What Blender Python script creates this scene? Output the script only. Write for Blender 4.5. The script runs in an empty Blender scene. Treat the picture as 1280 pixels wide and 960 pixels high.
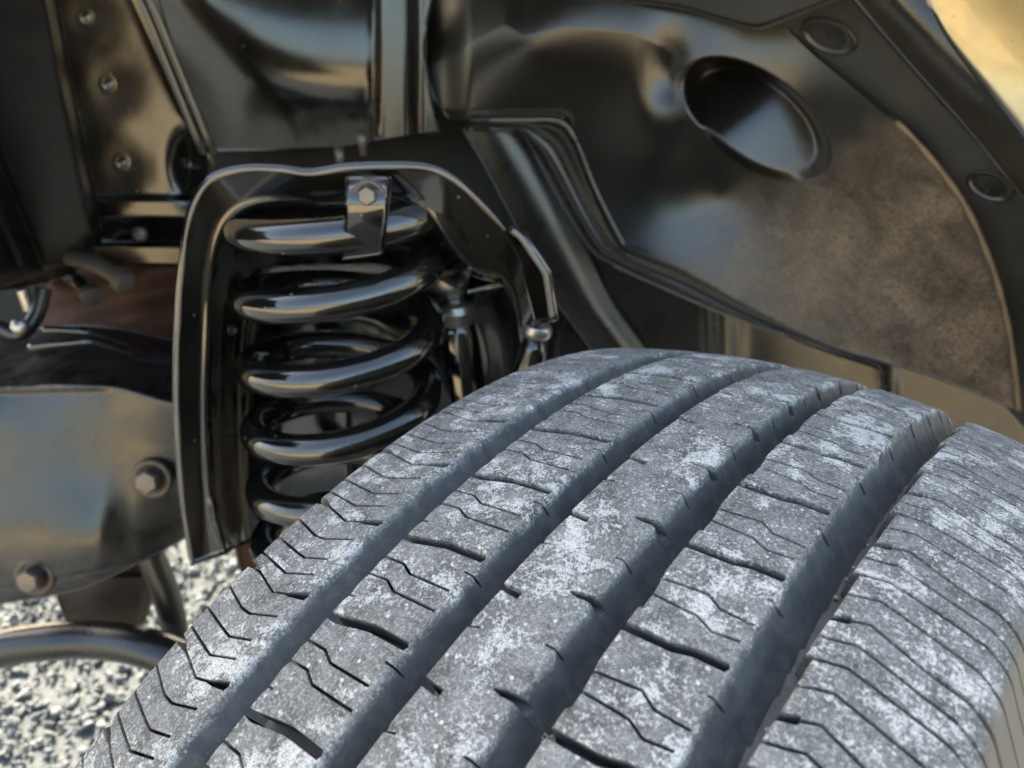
import bpy, math, random
import numpy as np
from mathutils import Matrix, Vector

# ------------------------------------------------------------------ camera, sky, sun, exposure
SC = bpy.context.scene
COL = SC.collection
BETA = math.radians(24.40)            # camera looks down by this much
FPX = 890.6                           # focal length in photograph pixels (1280 wide)
ZC = 0.896                            # camera height above the gravel
CB, SB = math.cos(BETA), math.sin(BETA)
CAM_SCALE = 1.5                            # vehicle parts scaled about the camera to match the refitted tyre's depth (see link_mesh)
ZC_PRE = ZC / CAM_SCALE  # camera height before the vehicle parts are scaled

cam_d = bpy.data.cameras.new('camera')
cam = bpy.data.objects.new('camera', cam_d)
COL.objects.link(cam)
cam.location = (0, 0, ZC)
cam.rotation_euler = (math.pi / 2 - BETA, 0, 0)
cam_d.sensor_width = 36.0
cam_d.lens = 36.0 * FPX / 1280.0
cam_d.clip_start = 0.01
cam_d.clip_end = 3000
cam_d.dof.use_dof = True
cam_d.dof.focus_distance = 0.265
cam_d.dof.aperture_fstop = 11
SC.camera = cam

SUN_EL, SUN_AZ = math.radians(35), math.radians(-32)   # azimuth: direction the sun stands in, clockwise from +Y
world = bpy.data.worlds.new('World')
SC.world = world
world.use_nodes = True
nt = world.node_tree
nt.nodes.clear()
wo = nt.nodes.new('ShaderNodeOutputWorld')
bg = nt.nodes.new('ShaderNodeBackground')
sky = nt.nodes.new('ShaderNodeTexSky')
sky.sky_type = 'NISHITA'
sky.sun_disc = False
sky.sun_elevation = SUN_EL
sky.sun_rotation = SUN_AZ
sky.air_density = 1.0
sky.dust_density = 4.0
bg.inputs['Strength'].default_value = 0.15
nt.links.new(sky.outputs[0], bg.inputs[0])
nt.links.new(bg.outputs[0], wo.inputs[0])

sun_d = bpy.data.lights.new('sun', 'SUN')
sun_d.energy = 4.5
sun_d.angle = math.radians(0.6)
sun_d.color = (1.0, 0.93, 0.82)
sun = bpy.data.objects.new('sun', sun_d)
COL.objects.link(sun)
sd = Vector((math.sin(SUN_AZ) * math.cos(SUN_EL), math.cos(SUN_AZ) * math.cos(SUN_EL), math.sin(SUN_EL)))
sun.rotation_euler = sd.to_track_quat('Z', 'Y').to_euler()
sun.location = sd * 5

SC.view_settings.view_transform = 'Standard'
SC.view_settings.look = 'None'
SC.view_settings.exposure = 2.4
SC.view_settings.gamma = 1.0
SC.view_settings.use_curve_mapping = False
SC.view_settings.use_white_balance = True
SC.view_settings.white_balance_temperature = 7400
SC.view_settings.white_balance_tint = 4
SC.render.engine = 'CYCLES'
SC.cycles.max_bounces = 8
SC.cycles.diffuse_bounces = 4
SC.cycles.glossy_bounces = 5
SC.cycles.caustics_reflective = False
SC.cycles.caustics_refractive = False

random.seed(4)
RNG = np.random.default_rng(4)

# ------------------------------------------------------------------ placing helpers
def W(px, py, Y):
    """world point seen at photograph pixel px,py on the upright plane Y out from the camera, before scaling"""
    yc = (480 - py) / FPX
    d = Y / (CB + SB * yc)
    return np.array([(px - 640) / FPX * d, Y, ZC_PRE + d * (yc * CB - SB)])

def Wa(px, py, Y):
    yc = (480 - py) / FPX
    d = Y / (CB + SB * yc)
    return np.stack([(px - 640) / FPX * d, Y + 0 * px, ZC_PRE + d * (yc * CB - SB)], -1)

def catmull(pts, n):
    """n points along a smooth curve through pts, evenly by chord length"""
    P = np.array(pts, float)
    if len(P) == 2:
        t = np.linspace(0, 1, n)[:, None]
        return P[0] * (1 - t) + P[1] * t
    d = np.r_[0, np.cumsum(np.sqrt(np.linalg.norm(np.diff(P[:, :2] if P.shape[1] < 3 else P, axis=0), axis=1)) ** 2)]
    d /= d[-1]
    # finite difference tangents, cubic Hermite
    m = np.zeros_like(P)
    m[1:-1] = (P[2:] - P[:-2]) / (d[2:] - d[:-2])[:, None]
    m[0] = (P[1] - P[0]) / (d[1] - d[0])
    m[-1] = (P[-1] - P[-2]) / (d[-1] - d[-2])
    t = np.linspace(0, 1, n)
    i = np.clip(np.searchsorted(d, t, side='right') - 1, 0, len(P) - 2)
    h = (d[i + 1] - d[i])[:, None]
    u = ((t - d[i]) / (d[i + 1] - d[i]))[:, None]
    return ((2 * u**3 - 3 * u**2 + 1) * P[i] + (u**3 - 2 * u**2 + u) * h * m[i]
            + (-2 * u**3 + 3 * u**2) * P[i + 1] + (u**3 - u**2) * h * m[i + 1])

def smooth(a, b, x):
    t = np.clip((x - a) / (b - a), 0, 1)
    return t * t * (3 - 2 * t)

class TPS:
    """thin plate spline Y(px,py) through anchors"""
    def __init__(s, anchors):
        A = np.array(anchors, float)
        s.q = A[:, :2] / 400.0
        n = len(A)
        K = s.k(np.linalg.norm(s.q[:, None] - s.q[None], axis=2))
        Pm = np.c_[np.ones(n), s.q]
        M = np.block([[K + 1e-6 * np.eye(n), Pm], [Pm.T, np.zeros((3, 3))]])
        s.c = np.linalg.solve(M, np.r_[A[:, 2], 0, 0, 0])
    @staticmethod
    def k(r):
        return np.where(r > 1e-9, r * r * np.log(np.maximum(r, 1e-9)), 0)
    def __call__(s, px, py):
        q = np.stack([px, py], -1) / 400.0
        r = np.linalg.norm(q[..., None, :] - s.q, axis=-1)
        return s.k(r) @ s.c[:-3] + s.c[-3] + q @ s.c[-2:]

# ------------------------------------------------------------------ mesh helpers
def link_mesh(name, verts, faces, mat, parent=None, smooth_shade=True, origin=True, mats=None, fmat=None):
    V = np.asarray(verts, float) * (CAM_SCALE if origin else 1.0)  # enlarges vehicle parts about the camera, same outline in the image
    me = bpy.data.meshes.new(name)
    o = bpy.data.objects.new(name, me)
    off = np.zeros(3)
    if parent is None and origin:
        off = np.array([(V[:, 0].min() + V[:, 0].max()) / 2, (V[:, 1].min() + V[:, 1].max()) / 2, V[:, 2].min()])
        o.location = off
    elif parent is not None and origin:
        off = np.array(parent.matrix_basis.translation) + (np.array(parent.parent.matrix_basis.translation) if parent.parent else 0)
    me.from_pydata((V - off).tolist(), [], [list(map(int, f)) for f in faces])
    me.update()
    if smooth_shade:
        me.polygons.foreach_set('use_smooth', [True] * len(me.polygons))
    for m in (mats or [mat]):
        me.materials.append(m)
    if fmat is not None:
        me.polygons.foreach_set('material_index', fmat)
    if parent is not None:
        o.parent = parent
    COL.objects.link(o)
    return o

def tag(o, label, cat, group=None, kind=None):
    o['label'] = label
    if cat:
        o['category'] = cat
    if group:
        o['group'] = group
    if kind:
        o['kind'] = kind
    return o

def thing(name, loc, label, cat, group=None):
    o = bpy.data.objects.new(name, None)
    o.empty_display_size = 0.02
    o.location = tuple(float(v) * CAM_SCALE for v in loc)
    COL.objects.link(o)
    return tag(o, label, cat, group)

def vnormals(G):
    du = np.gradient(G, axis=0)
    dv = np.gradient(G, axis=1)
    n = np.cross(du, dv)
    n /= np.linalg.norm(n, axis=2, keepdims=True) + 1e-12
    return n

def solid_grid(G, t, roll=True, round_edge=True):
    """a grid of front points -> closed plate of thickness t going away from the camera, with a rounded edge"""
    nu, nv = G.shape[:2]
    n = vnormals(G)
    view = G - np.array([0, 0, ZC_PRE])
    if (n * view).sum() < 0:
        n = -n
    B = G + n * t
    V = np.concatenate([G.reshape(-1, 3), B.reshape(-1, 3)])
    F = []
    N = nu * nv
    idx = np.arange(N).reshape(nu, nv)
    q = np.stack([idx[:-1, :-1], idx[1:, :-1], idx[1:, 1:], idx[:-1, 1:]], -1).reshape(-1, 4)
    F = q.tolist() + (q[:, ::-1] + N).tolist()
    loop = list(idx[0, :]) + list(idx[1:, -1]) + list(idx[-1, -2::-1]) + list(idx[-2:0:-1, 0])
    # ring pushed outwards for a rounded edge
    L = len(loop)
    cen = V[loop]
    inner = []
    for k in loop:
        i, j = divmod(k, nv)
        ii = min(max(i, 1), nu - 2); jj = min(max(j, 1), nv - 2)
        inner.append(G[i, j] - G[ii, jj])
    inner = np.array(inner)
    ln = np.linalg.norm(inner, axis=1, keepdims=True)
    out = inner / (ln + 1e-12)
    nn = n.reshape(-1, 3)[loop]
    if round_edge:
        rings = [(0.0, None)]
        base = len(V)
        R1 = cen + nn * t * 0.15 + out * t * 0.33
        R2 = cen + nn * t * 0.5 + out * t * 0.5
        R3 = cen + nn * t * 0.85 + out * t * 0.33
        V = np.concatenate([V, R1, R2, R3])
        rid = [np.array(loop), base + np.arange(L), base + L + np.arange(L), base + 2 * L + np.arange(L), np.array(loop) + N]
    else:
        rid = [np.array(loop), np.array(loop) + N]
    for a, b in zip(rid[:-1], rid[1:]):
        for k in range(L):
            k2 = (k + 1) % L
            F.append([a[k2], a[k], b[k], b[k2]])
    return V, F

def coons(top, right, bottom, left, nu, nv):
    """pixel grid inside four boundary curves: top/bottom run left to right, left/right run top to bottom"""
    T = catmull(top, nu); B = catmull(bottom, nu); L = catmull(left, nv); R = catmull(right, nv)
    T[0] = L[0] = (T[0] + L[0]) / 2; T[-1] = R[0] = (T[-1] + R[0]) / 2
    B[0] = L[-1] = (B[0] + L[-1]) / 2; B[-1] = R[-1] = (B[-1] + R[-1]) / 2
    u = np.linspace(0, 1, nu)[:, None, None]; v = np.linspace(0, 1, nv)[None, :, None]
    return ((1 - v) * T[:, None] + v * B[:, None] + (1 - u) * L[None] + u * R[None]
            - ((1 - u) * (1 - v) * T[0] + u * (1 - v) * T[-1] + (1 - u) * v * B[0] + u * v * B[-1]))

def sheet(name, mat, top, right, bottom, left, anchors, nu=60, nv=60, t=0.0025, extra=None, parent=None):
    g = coons(top, right, bottom, left, nu, nv)
    Yf = TPS(anchors)
    Y = Yf(g[..., 0], g[..., 1])
    if extra is not None:
        Y = Y + extra(g[..., 0], g[..., 1])
    G = Wa(g[..., 0], g[..., 1], Y)
    V, F = solid_grid(G, t)
    return link_mesh(name, V, F, mat, parent)

def tube_mesh(path, rad, seg=16, caps=True):
    P = np.array(path, float)
    n = len(P)
    rad = np.broadcast_to(np.asarray(rad, float), (n,))
    T = np.gradient(P, axis=0)
    T /= np.linalg.norm(T, axis=1, keepdims=True)
    N = np.zeros_like(P)
    ref = np.array([0, 0, 1.0]) if abs(T[0][2]) < .9 else np.array([1.0, 0, 0])
    N[0] = ref - T[0] * (ref @ T[0]); N[0] /= np.linalg.norm(N[0])
    for i in range(1, n):
        v = N[i - 1] - T[i] * (N[i - 1] @ T[i])
        N[i] = v / np.linalg.norm(v)
    Bn = np.cross(T, N)
    a = np.linspace(0, 2 * math.pi, seg, endpoint=False)
    V = (P[:, None] + rad[:, None, None] * (np.cos(a)[None, :, None] * N[:, None] + np.sin(a)[None, :, None] * Bn[:, None])).reshape(-1, 3)
    F = []
    for i in range(n - 1):
        for j in range(seg):
            j2 = (j + 1) % seg
            F.append([i * seg + j, i * seg + j2, (i + 1) * seg + j2, (i + 1) * seg + j])
    if caps:
        F.append(list(range(seg))[::-1])
        F.append([(n - 1) * seg + j for j in range(seg)])
    return V, F

def tube(name, path, rad, mat, parent=None, seg=16):
    V, F = tube_mesh(path, rad, seg)
    return link_mesh(name, V, F, mat, parent)

def lathe_mesh(c, axis, prof, seg=24):
    """prof: list of (distance along axis, radius)"""
    ax = np.array(axis, float); ax /= np.linalg.norm(ax)
    ref = np.array([0, 0, 1.0]) if abs(ax[2]) < .9 else np.array([1.0, 0, 0])
    n = ref - ax * (ref @ ax); n /= np.linalg.norm(n)
    b = np.cross(ax, n)
    V = []; F = []
    for h, r in prof:
        for k in range(seg):
            a = 2 * math.pi * k / seg
            V.append(np.array(c) + ax * h + r * (math.cos(a) * n + math.sin(a) * b))
    m = len(prof)
    for i in range(m - 1):
        for k in range(seg):
            k2 = (k + 1) % seg
            F.append([i * seg + k, i * seg + k2, (i + 1) * seg + k2, (i + 1) * seg + k])
    F.append(list(range(seg))[::-1]); F.append([(m - 1) * seg + k for k in range(seg)])
    return np.array(V), F

def sharp_edges(o, deg=35):
    """smooth faces, hard edges above an angle"""
    me = o.data
    me.polygons.foreach_set('use_smooth', [True] * len(me.polygons))
    try:
        me.set_sharp_from_angle(angle=math.radians(deg))
    except Exception:
        pass
    return o

# ------------------------------------------------------------------ materials
def new_mat(name):
    m = bpy.data.materials.new(name)
    m.use_nodes = True
    t = m.node_tree
    return m, t, t.nodes['Principled BSDF']

def nd(t, typ, **kw):
    n = t.nodes.new(typ)
    for k, v in kw.items():
        if k in n.inputs.keys():
            n.inputs[k].default_value = v
        else:
            setattr(n, k, v)
    return n

def ramp(t, fac, stops):
    r = t.nodes.new('ShaderNodeValToRGB')
    el = r.color_ramp.elements
    while len(el) < len(stops):
        el.new(0.5)
    for e, (p, c) in zip(el, stops):
        e.position = p
        e.color = c if len(c) == 4 else (*c, 1)
    t.links.new(fac, r.inputs[0])
    return r.outputs[0]

def g(v):
    return (v, v, v)

def mixc(t, fac, a, b):
    m = t.nodes.new('ShaderNodeMix')
    m.data_type = 'RGBA'
    for s, v in ((m.inputs[0], fac), (m.inputs[6], a), (m.inputs[7], b)):
        if hasattr(v, 'is_output'):
            t.links.new(v, s)
        elif isinstance(v, (int, float)):
            s.default_value = v
        else:
            s.default_value = (*v, 1)
    return m.outputs[2]

def math_n(t, op, a, b=0.0, c=None):
    m = t.nodes.new('ShaderNodeMath')
    m.operation = op
    for s, v in zip(m.inputs, (a, b, c)):
        if v is None:
            continue
        if hasattr(v, 'is_output'):
            t.links.new(v, s)
        else:
            s.default_value = v
    return m.outputs[0]

def coords(t, obj=None, scale=None):
    tc = t.nodes.new('ShaderNodeTexCoord')
    if obj is not None:
        tc.object = obj
    return tc.outputs['Object']

def noise(t, vec, scale, detail=4, rough=0.55, dist=0.0):
    n = nd(t, 'ShaderNodeTexNoise', Scale=scale, Detail=detail, Roughness=rough, Distortion=dist)
    t.links.new(vec, n.inputs['Vector'])
    return n.outputs[0]

def specks(t, vec, scale, r0, r1, keep=0.25):
    """sparse small round spots, 0..1"""
    v = nd(t, 'ShaderNodeTexVoronoi', Scale=scale)
    t.links.new(vec, v.inputs['Vector'])
    spot = ramp(t, v.outputs['Distance'], [(r0, g(1)), (r1, g(0))])
    sel = nd(t, 'ShaderNodeSeparateColor')
    t.links.new(v.outputs['Color'], sel.inputs[0])
    k = math_n(t, 'LESS_THAN', sel.outputs[0], keep)
    return math_n(t, 'MULTIPLY', spot, k)

def paint(name, base, rough=0.2, spec=0.5, dust=0.15, dust_col=(0.20, 0.16, 0.11), bump=0.04, bscale=160, speck=0.5, coat=0.0, metallic=0.0, dust_scale=18, rough_var=0.15, speck_keep=0.2):
    m, t, p = new_mat(name)
    v = coords(t)
    dn = noise(t, v, dust_scale, 6, 0.62)
    df = ramp(t, dn, [(0.42, g(0)), (0.78, g(1))])
    fine = noise(t, v, 900, 3, 0.6)
    ff = ramp(t, fine, [(0.35, g(0.3)), (0.7, g(1))])
    fac = math_n(t, 'MULTIPLY', math_n(t, 'MULTIPLY', df, ff), dust)
    sp = specks(t, v, 105, 0.07, 0.13, speck_keep)
    fac = math_n(t, 'MAXIMUM', fac, math_n(t, 'MULTIPLY', sp, speck))
    c = mixc(t, fac, base, dust_col)
    t.links.new(c, p.inputs['Base Color'])
    r = math_n(t, 'ADD', math_n(t, 'MULTIPLY', fac, 0.9), math_n(t, 'MULTIPLY_ADD', dn, rough_var, rough - rough_var * 0.5))
    t.links.new(r, p.inputs['Roughness'])
    p.inputs['Specular IOR Level'].default_value = spec
    p.inputs['Metallic'].default_value = metallic
    p.inputs['Coat Weight'].default_value = coat
    p.inputs['Coat Roughness'].default_value = 0.05
    p.inputs['Coat IOR'].default_value = 1.65
    b = nd(t, 'ShaderNodeBump', Strength=bump, Distance=0.002)
    bn = noise(t, v, bscale, 4, 0.6)
    t.links.new(math_n(t, 'ADD', bn, math_n(t, 'MULTIPLY', sp, 0.6)), b.inputs['Height'])
    t.links.new(b.outputs[0], p.inputs['Normal'])
    return m

M = {}
M['gloss'] = paint('gloss_black_paint', (0.005, 0.005, 0.0045), 0.11, 1.0, 0.06, coat=0.5, rough_var=0.06, bump=0.05, bscale=90)
M['spring'] = paint('spring_black_paint', (0.006, 0.006, 0.006), 0.10, 1.0, 0.10, bump=0.06, bscale=140, coat=0.3, rough_var=0.10, speck=0.7)
M['frame'] = paint('frame_black_paint', (0.008, 0.008, 0.008), 0.27, 0.85, 0.35, (0.13, 0.115, 0.10), bump=0.05, bscale=90, dust_scale=26)
M['panel'] = paint('inner_panel_paint', (0.007, 0.006, 0.005), 0.17, 1.0, 0.08, bump=0.05, bscale=60)
M['satin'] = paint('satin_black_plastic', (0.012, 0.011, 0.010), 0.28, 0.8, 0.10, bump=0.06, bscale=200)
M['flange'] = paint('grey_black_plastic', (0.035, 0.033, 0.030), 0.45, 0.6, 0.16, bump=0.05, bscale=260)
M['rust'] = paint('rusty_casting', (0.060, 0.024, 0.013), 0.7, 0.3, 0.4, (0.03, 0.02, 0.016), bump=0.3, bscale=120)
M['bolt'] = paint('dull_zinc_bolt', (0.17, 0.15, 0.13), 0.36, 0.5, 0.4, (0.08, 0.06, 0.045), bump=0.08, bscale=500, metallic=0.7)
M['washer'] = paint('rusted_washer', (0.11, 0.09, 0.07), 0.40, 0.5, 0.4, (0.14, 0.07, 0.03), bump=0.1, bscale=500, metallic=0.6, dust_scale=90)
M['steel'] = paint('bright_zinc', (0.45, 0.43, 0.40), 0.30, 0.5, 0.25, (0.1, 0.08, 0.06), bump=0.06, bscale=400, metallic=0.85)
M['hose'] = paint('grey_rubber_hose', (0.06, 0.052, 0.045), 0.5, 0.5, 0.3, bump=0.06)
M['edge'] = paint('pale_edge', (0.16, 0.14, 0.11), 0.34, 0.7, 0.5, (0.30, 0.25, 0.18), bump=0.12, bscale=420, speck=0.6, dust_scale=60)  # paler tan-grey for the rim, lip and plate edge tubes
M['box'] = paint('box_plastic', (0.010, 0.0095, 0.009), 0.30, 0.35, 0.10, bump=0.10, bscale=260)
M['edgegloss'] = paint('seam_sealer', (0.05, 0.047, 0.042), 0.2, 1.0, 0.2, bump=0.08, bscale=200)
M['grit_bit'] = paint('grit_grain', (0.32, 0.27, 0.21), 0.8, 0.3, 0.3, bump=0.1)
M['rustedge'] = paint('rusty_tan_edge', (0.20, 0.135, 0.075), 0.7, 0.4, 0.6, (0.34, 0.25, 0.14), bump=0.3, bscale=300, dust_scale=90)
M['dark'] = paint('dark_backing', (0.008, 0.008, 0.008), 0.5, 0.3, 0.1, bump=0.05)
M['gold'] = paint('gold_reflection_paint', (0.60, 0.44, 0.21), 0.34, 0.5, 0.30, (0.30, 0.22, 0.12), bump=0.05, bscale=300, coat=0.6, metallic=0.55, dust_scale=40, speck=0.4, speck_keep=.3)  # gold reflection on the black fender, put into the base colour
M['lip'] = paint('lip_gloss_black', (0.020, 0.018, 0.015), 0.2, 0.7, 0.12, bump=0.08, bscale=300)
M['brown'] = paint('rust_bracket', (0.05, 0.03, 0.02), 0.6, 0.4, 0.4, (0.02, 0.015, 0.012), bump=0.2, bscale=150)

def liner_material():
    m, t, p = new_mat('dusty_wheelhouse_liner')
    v = coords(t)
    # dust thickest where the wheel throws it: low on the outer side of the liner (object space)
    sep = nd(t, 'ShaderNodeSeparateXYZ')
    t.links.new(v, sep.inputs[0])
    n1 = noise(t, v, 14, 5, 0.6)
    n2 = noise(t, v, 300, 5, 0.75)
    reach = math_n(t, 'MULTIPLY_ADD', math_n(t, 'SUBTRACT', math_n(t, 'MULTIPLY', sep.outputs['X'], 0.82), math_n(t, 'SUBTRACT', sep.outputs['Z'], 0.118)), 6.0, 0.5)
    reach = math_n(t, 'ADD', reach, math_n(t, 'MULTIPLY_ADD', n1, 0.9, -0.45))
    r = ramp(t, reach, [(0.22, g(0)), (0.55, g(0.6)), (0.95, g(1))])
    f = ramp(t, n2, [(0.30, g(0.25)), (0.62, g(1))])
    blot = ramp(t, noise(t, v, 22, 6, 0.65, 0.5), [(0.34, g(0.30)), (0.62, g(1))])
    fac = math_n(t, 'MULTIPLY', math_n(t, 'MULTIPLY', math_n(t, 'MULTIPLY', r, f), blot), 0.80)
    sp = specks(t, v, 150, 0.05, 0.11, 0.12)
    fac = math_n(t, 'MAXIMUM', fac, math_n(t, 'MULTIPLY', sp, 0.5))
    c = mixc(t, fac, (0.009, 0.0078, 0.0065), (0.30, 0.20, 0.115))
    t.links.new(c, p.inputs['Base Color'])
    rg = math_n(t, 'MULTIPLY_ADD', fac, 0.55, 0.28)
    t.links.new(rg, p.inputs['Roughness'])
    p.inputs['Specular IOR Level'].default_value = 0.95
    b = nd(t, 'ShaderNodeBump', Strength=0.16, Distance=0.0015)
    t.links.new(math_n(t, 'ADD', n2, math_n(t, 'MULTIPLY', noise(t, v, 120, 4, 0.6), 0.5)), b.inputs['Height'])
    t.links.new(b.outputs[0], p.inputs['Normal'])
    return m
M['liner'] = liner_material()

def ground_material(name, c1, c2, c3, s1, s2):
    m, t, p = new_mat(name)
    v = coords(t)
    a = noise(t, v, s1, 6, 0.65)
    b_ = noise(t, v, s2, 4, 0.6)
    c = mixc(t, ramp(t, a, [(0.35, g(0)), (0.65, g(1))]), c1, c2)
    c = mixc(t, ramp(t, b_, [(0.45, g(0)), (0.7, g(1))]), c, c3)
    t.links.new(c, p.inputs['Base Color'])
    p.inputs['Roughness'].default_value = 0.9
    b = nd(t, 'ShaderNodeBump', Strength=0.5, Distance=0.01)
    t.links.new(b_, b.inputs['Height'])
    t.links.new(b.outputs[0], p.inputs['Normal'])
    return m
M['ground'] = ground_material('dry_tan_ground', (0.42, 0.33, 0.20), (0.52, 0.42, 0.27), (0.34, 0.27, 0.16), 0.9, 40)
M['grit'] = ground_material('grey_grit', (0.09, 0.104, 0.116), (0.115, 0.132, 0.146), (0.06, 0.06, 0.06), 30, 160)

def stone_material():
    m, t, p = new_mat('crushed_stone')
    at = t.nodes.new('ShaderNodeAttribute'); at.attribute_name = 'tone'
    v = coords(t)
    n = noise(t, v, 220, 4, 0.6)
    c = ramp(t, at.outputs['Fac'], [(0.0, (0.085, 0.10, 0.114)), (0.35, (0.11, 0.129, 0.145)), (0.7, (0.145, 0.168, 0.187)), (1.0, (0.21, 0.24, 0.26))])
    c = mixc(t, ramp(t, n, [(0.4, g(0)), (0.7, g(0.4))]), c, (0.25, 0.24, 0.22))
    t.links.new(c, p.inputs['Base Color'])
    p.inputs['Roughness'].default_value = 0.85
    return m
M['stone'] = stone_material()

# ------------------------------------------------------------------ ground and gravel
def flat(name, x0, x1, y0, y1, z, mat):
    o = link_mesh(name, [(x0, y0, z), (x1, y0, z), (x1, y1, z), (x0, y1, z)], [[0, 1, 2, 3]], mat, None, False, origin=False)
    o['kind'] = 'structure'
    return o
flat('ground', -900, 900, -900, 900, -0.010, M['ground'])
flat('gravel_path', -7.0, 7.0, -1.15, 4.2, -0.005, M['grit'])

def gravel():
    base = []
    import bmesh
    bm = bmesh.new(); bmesh.ops.create_icosphere(bm, subdivisions=2, radius=1.0)
    v0 = np.array([v.co[:] for v in bm.verts]); f0 = np.array([[v.index for v in f.verts] for f in bm.faces]); bm.free()
    forms = []
    for k in range(14):
        r = np.random.default_rng(k)
        v = v0.copy()
        for _ in range(14):
            d = r.normal(size=3); d /= np.linalg.norm(d)
            h = r.uniform(0.40, 0.75)
            over = np.maximum(v @ d - h, 0)
            v -= over[:, None] * d * 0.92
        v *= np.array([1, r.uniform(.7, .95), r.uniform(.5, .8)])
        forms.append(v)
    Vs = []; Fs = []; tone = []; base_i = 0
    n = 0
    # visible wedge plus a margin
    while n < 15000:
        x, y = RNG.uniform(-1.4, 0.0), RNG.uniform(0.48, 1.9)
        rr = float(np.clip(RNG.lognormal(math.log(0.0058), 0.45), 0.003, 0.016))
        v = forms[RNG.integers(14)] * rr
        q = RNG.normal(size=4); q /= np.linalg.norm(q)
        w_, a, b, c = q
        Rm = np.array([[1 - 2 * (b * b + c * c), 2 * (a * b - c * w_), 2 * (a * c + b * w_)], [2 * (a * b + c * w_), 1 - 2 * (a * a + c * c), 2 * (b * c - a * w_)], [2 * (a * c - b * w_), 2 * (b * c + a * w_), 1 - 2 * (a * a + b * b)]])
        v = v @ Rm.T + np.array([x, y, rr * RNG.uniform(-0.25, 0.40)])
        Vs.append(v); Fs.append(f0 + base_i); base_i += len(v)
        tone.append(np.full(len(v), RNG.random())); n += 1
    V = np.concatenate(Vs); F = np.concatenate(Fs)
    me = bpy.data.meshes.new('gravel')
    me.vertices.add(len(V)); me.vertices.foreach_set('co', V.ravel())
    me.loops.add(len(F) * 3); me.loops.foreach_set('vertex_index', F.ravel())
    me.polygons.add(len(F)); me.polygons.foreach_set('loop_start', np.arange(len(F)) * 3); me.polygons.foreach_set('loop_total', np.full(len(F), 3))
    me.update()
    at = me.attributes.new('tone', 'FLOAT', 'POINT'); at.data.foreach_set('value', np.concatenate(tone))
    me.materials.append(M['stone'])
    o = bpy.data.objects.new('gravel', me); COL.objects.link(o)
    tag(o, 'pale grey crushed stone gravel on the ground below the vehicle', 'gravel', kind='stuff')
gravel()

# ------------------------------------------------------------------ tyre
R0 = 0.385
CROWN = 1.06
NP = 66
PITCH = 2 * math.pi / NP
def c2w(v, point=True):
    x, y, z = v
    o = np.array([x, y * SB - z * CB, y * CB + z * SB])
    if point:
        o[2] += ZC
    return o
TC = c2w((0.08471873, -0.36582205, -0.44533969))
TA = c2w((0.75456829, -0.27106068, 0.59762262), False)
TU = c2w((0.2124889, 0.96256226, 0.16829248), False)
TV = c2w((-0.62086646, 0.0, 0.78391635), False)
RHO = 0.013; BEND = 1.15

def prof(q, depth):
    """profile parameter q (metres across the tread, then round the shoulder) and depth below the surface -> lateral w, radius r"""
    s = np.sign(q); a = abs(q)
    Q0 = 0.104 if s > 0 else 0.116
    A0 = 2 * CROWN * Q0
    if a <= Q0:
        al = 2 * CROWN * a
        w, r = a, R0 - CROWN * a * a
    else:
        w0, r0 = Q0, R0 - CROWN * Q0 * Q0
        arc = min(a - Q0, RHO * (BEND - A0))
        al = A0 + arc / RHO
        cx, cr = w0 - RHO * math.sin(A0), r0 - RHO * math.cos(A0)
        w, r = cx + RHO * math.sin(al), cr + RHO * math.cos(al)
        rest = a - Q0 - arc
        if rest > 0:
            w += rest * math.cos(al); r -= rest * math.sin(al)
    w -= depth * math.sin(al); r -= depth * math.cos(al)
    return s * w, r

GD = 0.0125      # depth of the long grooves

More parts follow.
